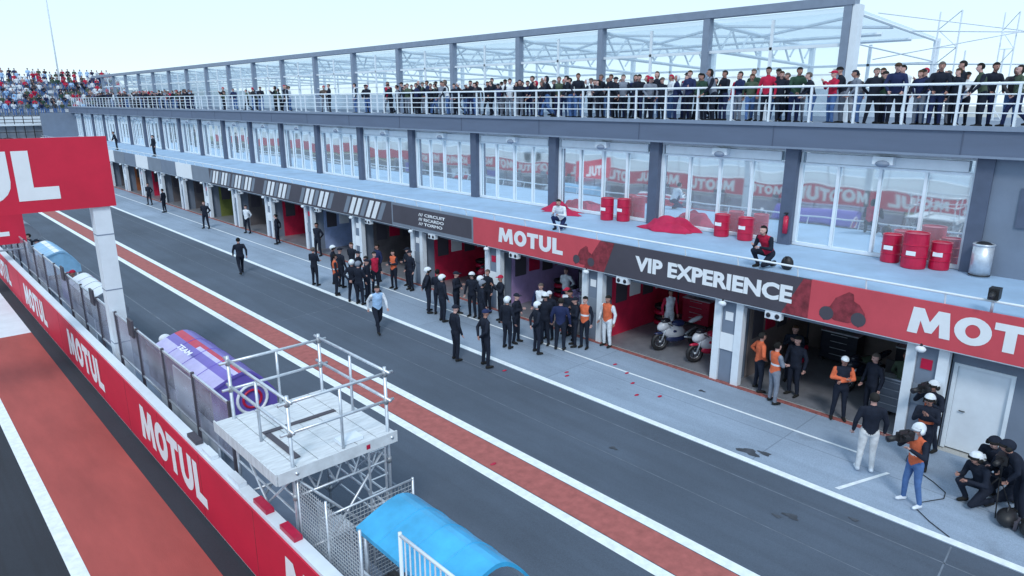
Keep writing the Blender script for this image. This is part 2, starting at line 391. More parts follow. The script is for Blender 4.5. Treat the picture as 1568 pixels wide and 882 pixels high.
def lattice(p0,p1,h,n,r=.035):
    p0=Vector(p0);p1=Vector(p1);u=Vector(h)
    b.tube(p0,p1,r,M_wsteel,6); b.tube(p0+u,p1+u,r,M_wsteel,6)
    for i in range(n):
        a=p0.lerp(p1,i/n); c=p0.lerp(p1,(i+1)/n); 
        b.tube(a,c+u if i%2 else a+u,r*.6,M_wsteel,5); b.tube(a+u if i%2==0 else a,c if i%2==0 else c+u,r*.6,M_wsteel,5)
lattice((30,9,7.4),(30,9,11.2),(.0,-.7,0),6,.03); lattice((28,6.5,7.4),(28,6.5,10.8),(0,-.4,0),6,.022)
b.tube((30,5.6,7.3),(30,5.6,15),.045,M_wsteel); b.tube((27,4.2,7.3),(27,4.2,15),.025,M_wsteel)
b.tube((30,10,9.4),(30,2,9.1),.03,M_wsteel); b.tube((30,10,10.6),(30,6,10.3),.025,M_wsteel); b.tube((26,9.7,10.9),(33,4,10),.02,M_wsteel); b.tube((26,9.7,9.4),(30,2,11),.018,M_wsteel)
for y in (8,6.8,3.2,1.5): b.tube((30,y,7.3),(30,y,9.8),.03,M_wsteel,6)
b.obj('roof_lattice_trusses',BLD)

# ---------------------------------------------------------------- facade banners
BAN=empty('facade_advertising_banner')
b=MB(); BX=17.2
def seg(y1,y0,m,z0=2.56,z1=3.6): b.box(BX,BX+.07,y0,y1,z0,z1,m)
seg(20.7,14.2,M_redf); seg(14.195,7.2,M_bdark); seg(7.195,-12,M_redf)
seg(26.5,20.705,M_bgrey)
b.box(BX-.003,BX,20.8,26.4,2.7,3.5,M_bdark)
seg(49,26.505,M_bdark); y=49.01
i=0
while y<YE-2:
    seg(y+3.4,y,[M_bgrey,M_bwhite,M_wgrey][i%3]); y+=3.45; i+=1
for grp in (27.4,32.2,37,41.8,45.6):
    for j in range(7):
        y=grp+j*.52; 
        b.poly([(BX-.006,y+.36,2.66),(BX-.006,y,2.66),(BX-.006,y-.5,3.5),(BX-.006,y-.14,3.5)],M_bwhite if j%3 else M_bgrey)
b.poly([(BX-.006,14.9,2.57),(BX-.006,14.0,2.57),(BX-.006,13.6,3.59),(BX-.006,14.2,3.59)],M_bsil)
b.poly([(BX-.006,7.9,2.57),(BX-.006,7.19,2.57),(BX-.006,7.19,3.59),(BX-.006,7.4,3.59)],M_bsil)
def sil(yc,s):
    x=BX-.008
    pts=[(-1,.1),(-.85,.35),(-.55,.42),(-.35,.7),(0,.86),(.2,.95),(.4,.9),(.45,.7),(.7,.62),(.95,.4),(1.0,.1),(.75,-.05),(.5,.08),(.3,.02),(-.3,.02),(-.5,.1),(-.75,-.05)]
    b.poly([(x,yc-p*s*.62,2.66+q*s*.95) for p,q in pts][::-1],M_bsil)
    for k in(-.68,.72):
        b.poly([(x-.002,yc-k*s*.62+.2*s*math.cos(t*math.pi/8),2.82+.2*s*math.sin(t*math.pi/8)) for t in range(16)],M_bdark)
sil(14.9,.75); sil(6.35,.9)
b.tube((BX+.03,YE,2.55),(BX+.03,-6,2.55),.025,M_wsteel,6)
b.obj('banner_cloth',BAN)
XD=(0,-1,0);UP=(0,0,1)
text_mesh('lettering_1','MOTUL',(BX-.005,19.2,2.84),XD,UP,3.35,.56,M_bwhite,BAN)
text_mesh('lettering_2','VIP EXPERIENCE',(BX-.005,12.75,2.86),XD,UP,5.1,.48,M_bwhite,BAN,.045)
text_mesh('lettering_3','MOTUL',(BX-.005,4.85,2.8),XD,UP,3.6,.62,M_bwhite,BAN)
for i,t in enumerate(['CIRCUIT','RICARDO','TORMO']):
    text_mesh('lettering_4','/// '+t,(BX-.009,24.4,3.22-i*.2),XD,UP,1.9-.1*i,.13,M_bwhite,BAN,.03)

# ---------------------------------------------------------------- pit wall
PW=empty('pit_wall')
b=MB()
b.box(3.72,3.93,-20,120,-.02,1.5,M_wall_white)
b.box(3.69,3.717,-20,120,.06,1.44,M_red)
y=-15
while y<110:
    b.box(3.687,3.69,y,y+.015,.06,1.44,M_bsil); y+=2.53
b.box(3.93,5.2,-20,60,-.01,.28,M_wgrey)
for (y,c) in ((9.9,M_drum),(11.0,M_wall_white),(8.9,M_drum),(13.1,M_bdark),(12.3,M_wall_white)):
    b.box(3.76,3.9,y,y+.5,1.503,1.58,c)
b.obj('wall_body',PW)
for i in range(10):
    ys=16.8+(i-2)*7.6
    text_mesh('lettering','MOTUL',(3.688,ys,.34),XD,UP,4.2,.86,M_bwhite,PW)
SCN=empty('pit_wall_screens')
b=MB(); y=12.3
while y<58:
    b.quad((4.2,y+.04,1.35),(4.2,y+1.9,1.35),(4.2,y+1.9,2.5),(4.2,y+.04,2.5),M_smoke)
    b.box(4.17,4.23,y-.03,y+.03,.28,2.58,M_bdark); b.box(4.18,4.22,y+.03,y+1.91,2.5,2.55,M_steel); b.box(4.18,4.22,y+.03,y+1.91,1.3,1.34,M_steel)
    if random.random()<.6: b.box(4.24,4.27,y+.3,y+1.5,1.45,2.3,random.choice([M_bgrey,M_bdark,M_wall_white,M_purple]))
    if random.random()<.5: b.box(4.12,4.17,y+.1,y+.5,2.3,2.75,random.choice([M_bdark,M_black,M_bgrey]))
    y+=1.95
b.obj('screen_panels',SCN)

# ---------------------------------------------------------------- pit wall stands
def pod(name,x0,x1,y0,y1,zt,roof,stripes=None,closed=True,ring=False):
    E=empty(name); b=MB(); n=14
    prof=[]
    for i in range(n+1):
        t=i/n; x=x0+(x1-x0)*t; z=zt-.0+.28*math.sin(math.pi*min(1,t*1.15+.05)*.62)-max(0,t-.45)**2*2.2
        prof.append((x,z))
    th=.07
    ny=5
    for j in range(ny):
        ya=y0+(y1-y0)*j/ny; yb=y0+(y1-y0)*(j+1)/ny
        for i in range(n):
            (xa,za),(xb,zb)=prof[i],prof[i+1]
            m=roof
            if stripes: m=stripes(i/n,j/ny) or roof
            b.add([(xa,ya,za),(xb,ya,zb),(xb,yb,zb),(xa,yb,za)],[(0,1,2,3)],m,True)
            b.add([(xa,ya,za-th),(xb,ya,zb-th),(xb,yb,zb-th),(xa,yb,za-th)],[(3,2,1,0)],M_wall_white,True)
    for y in(y0,y1):
        for i in range(n):
            (xa,za),(xb,zb)=prof[i],prof[i+1]
            b.quad((xa,y,za-th),(xb,y,zb-th),(xb,y,zb),(xa,y,za),roof)
    for (x,z) in (prof[0],prof[-1]): b.quad((x,y0,z-th),(x,y1,z-th),(x,y1,z),(x,y0,z),roof)
    for k in range(1,4):
        y=y0+(y1-y0)*k/4
        for i in range(n): b.tube((prof[i][0],y,prof[i][1]),(prof[i+1][0],y,prof[i+1][1]),.012,roof,5)
    b.obj('curved_roof',E)
    b=MB()
    for y in (y0+.08,y1-.08):
        b.tube((x0+.1,y,.28),(x0+.1,y,zt),.035,M_steel); b.tube((x1-.15,y,0),(x1-.15,y,prof[-2][1]-.05),.035,M_steel)
    if closed:
        for y in(y0+.03,y1-.03):
            pts=[(x,y,z-th) for x,z in prof]+[(x1,y,1.2),(x0,y,1.2)]
            b.poly(pts,roof)
        if ring:
            b.torus(((x0+x1)/2+.15,y0+.02,1.72),.33,.035,(0,1,0),M_bwhite,24,6); b.torus(((x0+x1)/2+.15,y0+.02,1.72),.2,.03,(0,1,0),M_drum,20,6)
    b.box(x0+.05,x0+.55,y0+.1,y1-.1,1.0,1.05,M_black)
    for k in range(int((y1-y0)/.8)):
        yy=y0+.3+k*.8; b.box(x0+.12,x0+.16,yy,yy+.55,1.15,1.5,M_black); b.box(x0+.16,x0+.165,yy+.03,yy+.52,1.18,1.47,M_lens)
        b.tube((x0+.9,yy+.25,.28),(x0+.9,yy+.25,.95),.03,M_steel); b.ell((x0+.9,yy+.25,1.0),(.18,.18,.05),M_black,10,5)
    b.box(x0,x0+.04,y0,y1,.28,1.3,M_wall_white)
    b.obj('desk_and_posts',E)
    return E
LIL=pmat('lilac_print',(.5,.48,.78),.3)
def st1(t,s):
    if .30<t<.42: return LIL if s<.55 else M_drum
    if .42<=t<.5: return M_drum
    if t<.2: return LIL
    return None
P1=pod('pit_stand_purple_canopy',4.45,5.85,14.0,17.8,2.15,M_purple,st1,True,True)
text_mesh('roof_lettering','TEAM',(4.62,16.6,2.38),(0,-1,0),(.95,0,.31),.8,.13,M_bwhite,P1,.03,thick=.03)
pod('pit_stand_blue_canopy',4.3,5.75,5.7,7.95,1.98,M_blue,None,False)
pod('pit_stand_white_canopy',4.45,5.5,24.3,27.6,1.9,M_bgrey,lambda t,s:M_drum if t>.6 else M_wall_white,True)
pod('pit_stand_light_blue_canopy',4.5,5.8,32.4,35.4,1.9,pmat('light_blue',(.25,.5,.75),.3),lambda t,s:M_bwhite if .3<t<.45 else None,True)
pod('pit_stand_dark_canopy',4.7,6.0,42,46,1.8,M_bgrey,None,True)

E=empty('crowd_barrier'); b=MB()
xa,ya,yb=4.12,4.6,6.5
for z in(2.7,1.8): b.tube((xa,ya,z),(xa,yb,z),.024,M_wsteel)
for t in range(19):
    y=ya+(yb-ya)*t/18; b.tube((xa,y,1.8),(xa,y,2.7),.011,M_wsteel,6)
for y in(ya,yb): b.tube((xa,y,.28),(xa,y,2.74),.026,M_wsteel)
b.obj('rails',E)

# ---------------------------------------------------------------- scaffold
SCF=empty('scaffold_camera_tower'); b=MB()
xs=(4.02,5.75); ys=(9.3,11.6); PZ=2.5
coup=pmat('coupler_steel',(.4,.42,.45),.5,metal=.6)
posts=[(xs[0],ys[0]),(xs[1],ys[0]),(xs[0],ys[1]),(xs[1],ys[1])]
for x,y in posts:
    b.tube((x,y,0 if x>5 else .28),(x,y,3.72),.03,M_steel,10)
    for z in (3.6,3.1,2.45,2.0,1.0,.4): b.tube((x,y,z-.05),(x,y,z+.05),.045,coup,8)
    b.box(x-.08,x+.08,y-.08,y+.08,-.0 if x>5 else .28,.02 if x>5 else .3,coup)
for x,y in[(4.02,10.45),(5.75,10.45),(4.9,9.3),(4.9,11.6)]:
    b.tube((x,y,2.5),(x,y,3.6),.026,M_steel,8)
e=.15
for z in(3.6,3.1,2.42,1.0):
    for y in ys: b.tube((xs[0]-e,y,z),(xs[1]+e,y,z),.027,M_steel,8)
    for x in xs: b.tube((x,ys[0]-e,z+.05),(x,ys[1]+e,z+.05),.027,M_steel,8)
for y in ys:
    b.tube((xs[0],y,.35),(xs[1],y,2.35),.024,M_steel,8); b.tube((xs[1],y,.35),(xs[0],y,2.35),.024,M_steel,8)
    b.tube((xs[0],y,2.0),(xs[1],y,2.0),.024,M_steel,8)
    for j in range(5):
        x=xs[0]+.02+j*.34; b.tube((x,y,2.0),(x+.17,y,2.4),.016,M_steel,6); b.tube((x+.17,y,2.4),(x+.34,y,2.0),.016,M_steel,6)
for x in xs:
    b.tube((x,ys[0],.35),(x,ys[1],2.35),.024,M_steel,8); b.tube((x,ys[1],.35),(x,ys[0],2.35),.024,M_steel,8); b.tube((x,ys[0],2.0),(x,ys[1],2.0),.024,M_steel,8)
    for z in (.7,1.3,1.7): b.tube((x,ys[0],z),(x,ys[1],z),.02,M_steel,6)
for s in (0,.35): b.tube((5.3+s*.9,9.2,0),(5.3+s*.9,9.2,2.5),.02,M_steel,6)
for j in range(9): b.tube((5.3,9.2,.25+j*.26),(5.615,9.2,.25+j*.26),.014,M_steel,6)
b.obj('tubes_and_couplers',SCF)
b=MB()
nb=6
for i in range(nb):
    x0=3.72+i*(5.86-3.72)/nb; x1=3.72+(i+1)*(5.86-3.72)/nb-.015
    b.box(x0,x1,9.2,11.7,2.47+.003*(i%2),2.525+.004*(i%3),M_plank)
b.box(3.72,5.86,9.17,9.195,2.36,2.56,M_plank); b.box(3.69,3.715,9.2,11.7,2.36,2.56,M_plank)
b.box(4.15,5.5,10.62,10.72,2.535,2.55,M_bdark); b.box(4.15,4.25,9.5,10.6,2.535,2.55,M_bdark); b.box(4.9,5.3,9.35,9.6,2.535,2.6,M_wall_white); b.box(5.25,5.32,9.165,9.168,2.42,2.5,M_drum)  # dark L strips paint the guard rails' shadow onto the platform
b.obj('platform_planks',SCF)
b=MB(); mesh=pmat('mesh_wire',(.5,.53,.56),.5,metal=.5)
for i in range(30):
    y=7.4+i*.065; b.tube((4.05,y,.9),(4.05,y,2.3),.006,mesh,4)
for i in range(22):
    z=.9+i*.065; b.tube((4.05,7.4,z),(4.05,9.3,z),.006,mesh,4)
for y in(7.4,8.35,9.25): b.tube((4.05,y,.28),(4.05,y,2.35),.022,M_steel)
for i in range(26): x=4.1+i*.065; b.tube((x,8.6,.3),(x,8.6,1.9),.006,mesh,4)
for i in range(22): z=.35+i*.07; b.tube((4.1,8.6,z),(5.75,8.6,z),.006,mesh,4)
b.tube((5.75,8.6,0),(5.75,8.6,1.95),.022,M_steel); b.tube((4.1,8.6,1.92),(5.75,8.6,1.92),.02,M_steel)
b.obj('mesh_fence',SCF)
b=MB()
b.box(4.75,5.2,9.7,10.15,.72,.76,M_wall_white)
for (x,y) in((4.78,9.73),(5.17,9.73),(4.78,10.12),(5.17,10.12)): b.tube((x,y,.28),(x,y,.74),.02,M_wall_white)
b.box(4.75,4.79,9.7,10.15,.78,1.2,M_wall_white)
b.obj('plastic_chair')

# ---------------------------------------------------------------- gantries
G=empty('start_gantry'); b=MB()
b.box(4.12,4.52,20.35,20.75,0,5.5,M_wall_white); b.box(4.15,4.5,20.4,20.75,5.5,7.1,M_steel); b.box(4.0,4.65,20.25,20.9,0,.35,M_wgrey)
for z in (1.6,3.1,4.6): b.box(4.115,4.525,20.345,20.755,z,z+.03,M_mcol)
b.box(-14,4.7,20.62,20.72,7.0,7.1,M_steel); b.box(-14,4.7,20.62,20.72,5.4,5.5,M_steel)
b.box(-14.4,-14,20.3,20.8,0,7.1,M_wall_white)
b.obj('gantry_frame',G,)
b=MB(); b.box(-14,4.66,20.28,20.34,5.36,7.15,M_red); b.obj('gantry_banner',G)
text_mesh('gantry_lettering','MOTUL',(-2.3,20.28,5.66),(1,0,0),(0,0,1),5.75,1.2,M_bwhite,G,.06,thick=.006)
G2=empty('trackside_hoarding'); b=MB()
b.box(0,4.45,34.9,34.96,2.25,3.7,M_red); b.tube((4.4,35,0),(4.4,35,3.7),.05,M_steel); b.tube((0.2,35,0),(0.2,35,3.7),.05,M_steel); b.tube((0.2,35,2.0),(4.4,35,2.0),.04,M_steel)
b.obj('hoarding_board',G2)
text_mesh('hoarding_lettering','MOTUL',(.5,34.9,2.6),(1,0,0),(0,0,1),3.4,.7,M_bwhite,G2,.045,thick=.006)

OP=empty('trackside_barrier'); b=MB()
b.box(-14.2,-14,-40,150,0,1.35,M_red); b.box(-14.3,-13.95,-40,150,1.35,1.4,M_bwhite); b.obj('barrier_wall',OP)
for i in range(20):
    text_mesh('lettering','MOTUL',(-13.995,-30+i*5.6,.25),(0,1,0),UP,4.6,.9,M_bwhite,OP)
b=MB(); y=-40
while y<150:
    b.tube((-15,y,0),(-15,y,3.6),.05,M_steel,6); y+=3
for z in(1.5,2.2,2.9,3.5): b.tube((-15,-40,z),(-15,150,z),.02,M_steel,5)
b.obj('catch_fence')
BDROP=empty('reflected_stand_backdrop'); b=MB()  # unseen pale stand, added as a backdrop to whiten the window reflections
for i in range(14):
    b.box(-26-i*1.0-1.0,-26-i*1.0,-60,160,0,1.2+i*.55,M_wall_white if i%3 else M_bwhite)
for k in range(14): b.box(-40,-26,-60+k*16,-59+k*16,0,1.25,M_wgrey)
b.obj('backdrop_terraces',BDROP)

# ---------------------------------------------------------------- terrace objects
def drum(x,y,z,h=.88,r=.29):
    b=MB(); n=24; prof=[(r-.02,0),(r,.02),(r,h*.32),(r+.018,h*.335),(r,h*.35),(r,h*.65),(r+.018,h*.665),(r,h*.68),(r,h-.03),(r+.01,h-.015),(r+.01,h),(r-.02,h),(r-.03,h-.03),(0.01,h-.03)]
    v=[];f=[]
    for (rr,zz) in prof:
        for i in range(n): t=2*math.pi*i/n; v.append((x+rr*math.cos(t),y+rr*math.sin(t),z+zz))
    for j in range(len(prof)-1):
        for i in range(n): f.append((j*n+i,j*n+(i+1)%n,(j+1)*n+(i+1)%n,(j+1)*n+i))
    b.add(v,f,M_drum,False)
    b.quad((x-r-.004,y+.12,z+.38),(x-r-.004,y-.12,z+.38),(x-r-.004,y-.12,z+.5),(x-r-.004,y+.12,z+.5),M_bwhite)
    return b.obj('oil_drum')
for (x,y,h) in [(21.0,6.65,.8),(20.7,5.95,.98),(21.0,5.4,.75),(20.95,12.0,.75),(20.9,11.1,.75),(20.7,16.8,.85),(20.95,16.2,.85)]:
    drum(x,y,3.575,h,.31 if h>.9 else .25)
b=MB()
b.tube((20.9,4.42,3.575),(20.9,4.42,4.4),.24,M_steel,20); b.torus((20.9,4.42,4.42),.23,.03,(0,0,1),M_steel); b.ell((20.9,4.42,4.4),(.2,.2,.1),M_black); b.torus((20.9,4.42,3.62),.235,.02,(0,0,1),M_black)
b.obj('litter_bin')
b=MB(); b.tube((21.08,9.85,3.95),(21.08,9.85,4.45),.08,M_drum,12); b.ell((21.08,9.85,4.45),(.08,.08,.07),M_drum); b.tube((21.08,9.85,4.5),(21.08,9.85,4.6),.02,M_black); b.box(20.98,21.1,9.8,9.9,4.58,4.61,M_black); b.obj('fire_extinguisher')
def cloth(x0,x1,y0,y1,seed,hh):
    rnd=np.random.RandomState(seed); n=34; b=MB(); v=[];f=[]
    ph=rnd.rand(12)*6.28
    for j in range(n+1):
        for i in range(n+1):
            u=i/n;w=j/n
            ed=min(u,1-u,w,1-w)*4; ed=min(1,ed)
            dome=math.exp(-((u-.55)**2*7+(w-.45)**2*6))
            fold=abs(math.sin(6*u+ph[0]+5*w))*.35+abs(math.sin(11*w+ph[1]-5*u))*.25+.12*math.sin(23*u+ph[2]+9*w)
            h=hh*ed*(dome*.7+fold*.6)
            xx=x0+(x1-x0)*u+.12*math.sin(7*w+ph[4])+.05*math.sin(19*w); yy=y0+(y1-y0)*w+.2*math.sin(6*u+ph[5])+.07*math.sin(17*u)+(.35*(u-.5))
            v.append((xx,yy,3.58+max(.004,h)))
    for j in range(n):
        for i in range(n): a=j*(n+1)+i; f.append((a,a+1,a+n+2,a+n+1))
    b.add(v,f,M_cloth,True); return b.obj('crumpled_red_cloth')
cloth(20.1,21.2,12.9,15.0,1,.5); cloth(20.4,21.2,18.3,20.3,5,.4)
b=MB(); b.box(17.15,17.4,3.2,3.4,3.9,4.15,M_black); b.tube((17.15,3.3,4.05),(16.95,3.3,4.0),.06,M_black); b.ell((16.94,3.3,4.0),(.02,.05,.05),M_lens); b.tube((17.25,3.3,3.6),(17.25,3.3,3.9),.03,M_steel); b.obj('surveillance_camera')

# ---------------------------------------------------------------- people
def V(*a): return Vector(a)
ST_LEG=[((.11,.02,.50),(.12,-.02,.09)),((-.11,.03,.50),(-.13,0,.09))]
POSES={
 'stand':dict(arms=[((.28,-.02,1.16),(.29,.07,.91)),((-.28,-.03,1.16),(-.29,.05,.91))]),
 'cross':dict(arms=[((.27,.04,1.18),(-.04,.2,1.22)),((-.27,.05,1.18),(.05,.22,1.15))],legs=[((.12,.02,.5),(.15,-.02,.09)),((-.11,.02,.5),(-.14,.02,.09))]),
 'hips':dict(arms=[((.40,-.08,1.20),(.21,.06,1.03)),((-.40,-.08,1.20),(-.21,.06,1.03))],legs=[((.15,.02,.5),(.2,-.02,.09)),((-.14,.02,.5),(-.2,.02,.09))]),
 'back':dict(arms=[((.29,-.12,1.17),(.07,-.2,.98)),((-.29,-.12,1.17),(-.06,-.21,.98))],legs=[((.14,.02,.5),(.18,-.02,.09)),((-.14,.02,.5),(-.18,.0,.09))]),
 'walk':dict(lean=5,arms=[((.27,-.14,1.18),(.27,-.12,.93)),((-.27,.08,1.17),(-.25,.24,.98))],legs=[((.1,.2,.53),(.1,.27,.11)),((-.1,-.03,.49),(-.1,-.34,.16))]),
 'rail':dict(lean=14,arms=[((.27,.12,1.22),(.16,.3,1.06)),((-.27,.12,1.22),(-.2,.32,1.06))]),
 'phone':dict(arms=[((.25,.12,1.2),(.07,.32,1.42)),((-.25,.12,1.2),(-.05,.32,1.40))]),
 'camera':dict(lean=4,arms=[((.3,.16,1.22),(.12,.30,1.5)),((-.32,.1,1.18),(-.2,.36,1.38))],legs=[((.13,.05,.5),(.17,.0,.09)),((-.14,.0,.5),(-.2,-.06,.09))]),
 'bend':dict(lean=38,arms=[((.24,.1,1.2),(.18,.3,1.12)),((-.24,.1,1.2),(-.18,.3,1.1))],legs=[((.12,.06,.5),(.14,-.02,.09)),((-.13,.06,.5),(-.16,.02,.09))]),
 'crouch':dict(lean=28,off=(0,-.1,-.5),arms=[((.26,.16,1.18),(.1,.36,1.42)),((-.26,.16,1.18),(-.1,.36,1.36))],legs=[((.17,.34,.5),(.15,.12,.09)),((-.15,.3,.12),(-.15,-.18,.13))]),
}
SLOTS=7
dummy=[pmat('slot%d'%i,(.1,.1,.1)) for i in range(SLOTS)]
def capsule(p0,p1,r0,r1,wv=None,asp=1.,n=12):
    p0=Vector(p0);p1=Vector(p1);d=(p1-p0);L=d.length
    d=d.normalized() if L>1e-6 else Vector((0,0,1))
    if wv is None:
        a=Vector((0,0,1)) if abs(d.z)<.9 else Vector((1,0,0)); u=d.cross(a).normalized()
    else: u=(Vector(wv)-d*Vector(wv).dot(d)).normalized()
    w=d.cross(u)
    v=[];f=[];rings=[]
    for a in (-90,-60,-30,0): rings.append((p0+d*(r0*math.sin(R(a))*min(1,asp+.2)),r0*max(.02,math.cos(R(a)))))
    for a in (0,30,60,90): rings.append((p1+d*(r1*math.sin(R(a))*min(1,asp+.2)),r1*max(.02,math.cos(R(a)))))
    for c,rr in rings:
        for i in range(n):
            t=2*math.pi*i/n; v.append(c+u*math.cos(t)*rr+w*math.sin(t)*rr*asp)
    for j in range(len(rings)-1):
        for i in range(n): f.append((j*n+i,j*n+(i+1)%n,(j+1)*n+(i+1)%n,(j+1)*n+i))
    f.append(tuple(range(n-1,-1,-1))); f.append(tuple(range((len(rings)-1)*n,len(rings)*n)))
    return v,f
BODY={}
def body(pose):
    if pose in BODY: return BODY[pose]
    P=POSES[pose]; off=Vector(P.get('off',(0,0,0))); ln_=R(P.get('lean',0))
    pel=V(0,0,.93)+off; Rm=Matrix.Rotation(-ln_,3,'X')
    T=lambda p: pel+Rm@(Vector(p)-V(0,0,.93))
    prims=[]
    def c(lab,p0,p1,r0,r1,wv=None,asp=1.): prims.append((lab,Vector(p0),Vector(p1),r0,r1,wv,asp))
    c(4,pel+V(-.065,0,-.02),pel+V(.065,0,-.02),.125,.125,None,.95)
    c(2,T((0,0,.97)),T((0,.01,1.16)),.165,.16,(1,0,0),.74)
    c(2,T((0,.005,1.16)),T((0,-.005,1.34)),.165,.185,(1,0,0),.68)
    c(2,T((-.15,-.01,1.42)),T((.15,-.01,1.42)),.07,.07)
    c(2,T((0,-.01,1.40)),T((0,.0,1.50)),.12,.07,(1,0,0),.8)
    hc=T((0,.02,1.655)); nb=T((0,-.005,1.48))
    if ln_>R(10): hc=nb+(hc-nb).lerp(V(0,.04,.17),.5)
    c(0,nb,hc+V(0,-.01,-.04),.058,.055)
    c(0,hc+V(0,-.008,.025),hc+V(0,.018,-.045),.088,.066,(1,0,0),1.1)
    c(0,hc+V(0,.09,.0),hc+V(0,.108,-.022),.011,.017)
    c(0,hc+V(.082,-.005,.0),hc+V(.082,-.008,-.03),.016,.012); c(0,hc+V(-.082,-.005,.0),hc+V(-.082,-.008,-.03),.016,.012)
    hands=[]
    for s,(el,wr) in zip((1,-1),P['arms']):
        sh=T((.195*s,-.01,1.415)); el=T(el); wr=T(wr)
        c(3,sh,el,.066,.052); c(3,el,wr,.053,.040)
        hd=(wr-el).normalized(); pc=wr+hd*.075
        c(0,wr+hd*.01,pc,.031,.033,None,.7); hands.append((wr,pc,hd,s))
    legs=P.get('legs',ST_LEG)
    for s,(kn,an) in zip((1,-1),legs):
        hip=pel+V(.095*s,0,-.05); kn=Vector(kn);an=Vector(an)
        c(4,hip,kn,.1,.068); c(4,kn,an+V(0,0,.03),.067,.052)
        c(5,an+V(0,-.03,-.04),an+V(.02*s,.15,-.05),.05,.038)
    V_=[];F_=[]
    for (lab,p0,p1,r0,r1,wv,asp) in prims:
        v,f=capsule(p0,p1,r0,r1,wv,asp); o=len(V_); V_+=[tuple(x) for x in v]; F_+=[[o+k for k in q] for q in f]
    me=bpy.data.meshes.new('b'); me.from_pydata(V_,[],F_); me.update()
    ob=bpy.data.objects.new('b',me); COL.objects.link(ob)
    rm=ob.modifiers.new('r','REMESH'); rm.mode='VOXEL'; rm.voxel_size=.019; rm.use_smooth_shade=True
    sm=ob.modifiers.new('s','SMOOTH'); sm.factor=.5; sm.iterations=3
    dg=bpy.context.evaluated_depsgraph_get(); me2=bpy.data.meshes.new_from_object(ob.evaluated_get(dg)); bpy.data.objects.remove(ob)
    nf=len(me2.polygons); C=np.empty(nf*3); me2.polygons.foreach_get('center',C); C=C.reshape(-1,3)
    best=np.full(nf,1e9); lab_=np.zeros(nf,int)
    for (lab,p0,p1,r0,r1,wv,asp) in prims:
        a=np.array(p0);d=np.array(p1)-a; L2=max(1e-9,(d*d).sum()); t=np.clip(((C-a)@d)/L2,0,1)
        dist=np.linalg.norm(C-(a+t[:,None]*d),axis=1)-(r0+(r1-r0)*t)*(asp*.5+.5)
        u=dist<best; best[u]=dist[u]; lab_[u]=lab
    Rt=np.array(Rm.transposed()); loc=(C-np.array(pel))@Rt.T+np.array([0,0,.93])
    stripe=(lab_==2)&(np.abs(loc[:,2]-1.16)<.03); lab_[stripe]=6
    nv=len(me2.vertices); A=np.empty(nv*3); me2.vertices.foreach_get('co',A); A=A.reshape(-1,3)
    faces=[list(p.vertices) for p in me2.polygons]
    BODY[pose]=(A,faces,lab_,hc,hands,Rm)
    return BODY[pose]
PROTO={}
def proto(pose,hat):
    if (pose,hat) in PROTO: return PROTO[(pose,hat)]
    A,faces,lab,hc,hands,Rm=body(pose)
    b=MB(); b.mats=list(dummy)
    b.v=[tuple(x) for x in A]; b.f=[list(f) for f in faces]; b.m=[int(x) for x in lab]; b.sm=[True]*len(faces)
    for (wr,pc,hd,s) in hands:
        side=hd.cross(V(0,1,0)); side=side.normalized() if side.length>.1 else V(1,0,0)
        nrm=side.cross(hd)
        for i,L in enumerate((.062,.072,.068,.052)):
            o=pc+side*(-.026+.0175*i)+hd*.012; k1=o+hd*L*.5+nrm*.008; k2=k1+hd*L*.38+nrm*.026
            b.tube(o,k1,.0085,dummy[0],6,.008); b.tube(k1,k2,.008,dummy[0],6,.006)
        o=pc-side*.03-hd*.035; k1=o-side*.022+hd*.03; b.tube(o,k1,.010,dummy[0],6,.009); b.tube(k1,k1+hd*.028+nrm*.01,.009,dummy[0],6,.007)
    for sx in(-1,1): b.ell(hc+V(.032*sx,.083,.012),(.013,.012,.008),dummy[5],6,4)
    b.ell(hc+V(0,.083,-.052),(.024,.012,.006),dummy[5],6,4)
    if hat=='hair': b.ell(hc+V(0,-.012,.03),(.097,.112,.108),dummy[1],16,10,keep=lambda p:p.z>.035 or (p.y<.015 and p.z>-.07))
    if hat=='long': b.ell(hc+V(0,-.02,.0),(.105,.115,.15),dummy[1],16,10,keep=lambda p:p.z>.07 or (p.y<.01 and p.z>-.14))
    if hat=='cap':
        b.ell(hc+V(0,-.008,.035),(.101,.118,.1),dummy[1],16,10,keep=lambda p:p.z>.015)
        b.ell(hc+V(0,.12,.055),(.075,.08,.012),dummy[1],12,6)
    if hat=='helmet':
        b.ell(hc+V(0,-.012,.03),(.122,.145,.128),dummy[1],18,12,keep=lambda p:p.z>.02 or (p.y<.035 and p.z>-.09))
        b.ell(hc+V(0,.03,.03),(.1,.115,.05),dummy[5],14,6)
        b.tube(hc+V(-.13,0,-.01),hc+V(-.1,.0,-.01),.055,dummy[5],10); b.tube(hc+V(.1,0,-.01),hc+V(.13,.0,-.01),.055,dummy[5],10)
    me=bpy.data.meshes.new('figure_%s_%s'%(pose,hat)); me.from_pydata(b.v,[],b.f)
    for m in dummy: me.materials.append(m)
    me.polygons.foreach_set('material_index',b.m); me.polygons.foreach_set('use_smooth',b.sm); me.update()
    PROTO[(pose,hat)]=me; return me
def fab(c):
    return pmat('fabric_%02d_%02d_%02d'%tuple(int(x*99) for x in c),c,.85,var=.22,scale=7,bump=.5,bscale=12,spec=.2)
BLK=(.014,.019,.034); NAVY=(.02,.03,.09); WHT=(.7,.76,.83); ORG=(.66,.15,.07); RED=(.45,.02,.06); GRY=(.2,.23,.29); JEAN=(.08,.16,.36); BEI=(.66,.68,.70); LBL=(.35,.55,.82); KHA=(.07,.10,.07)
SK=[pmat('skin_a',(.5,.29,.25),.6,var=.06),pmat('skin_b',(.38,.2,.16),.6,var=.06),pmat('skin_c',(.6,.37,.33),.6,var=.06)]
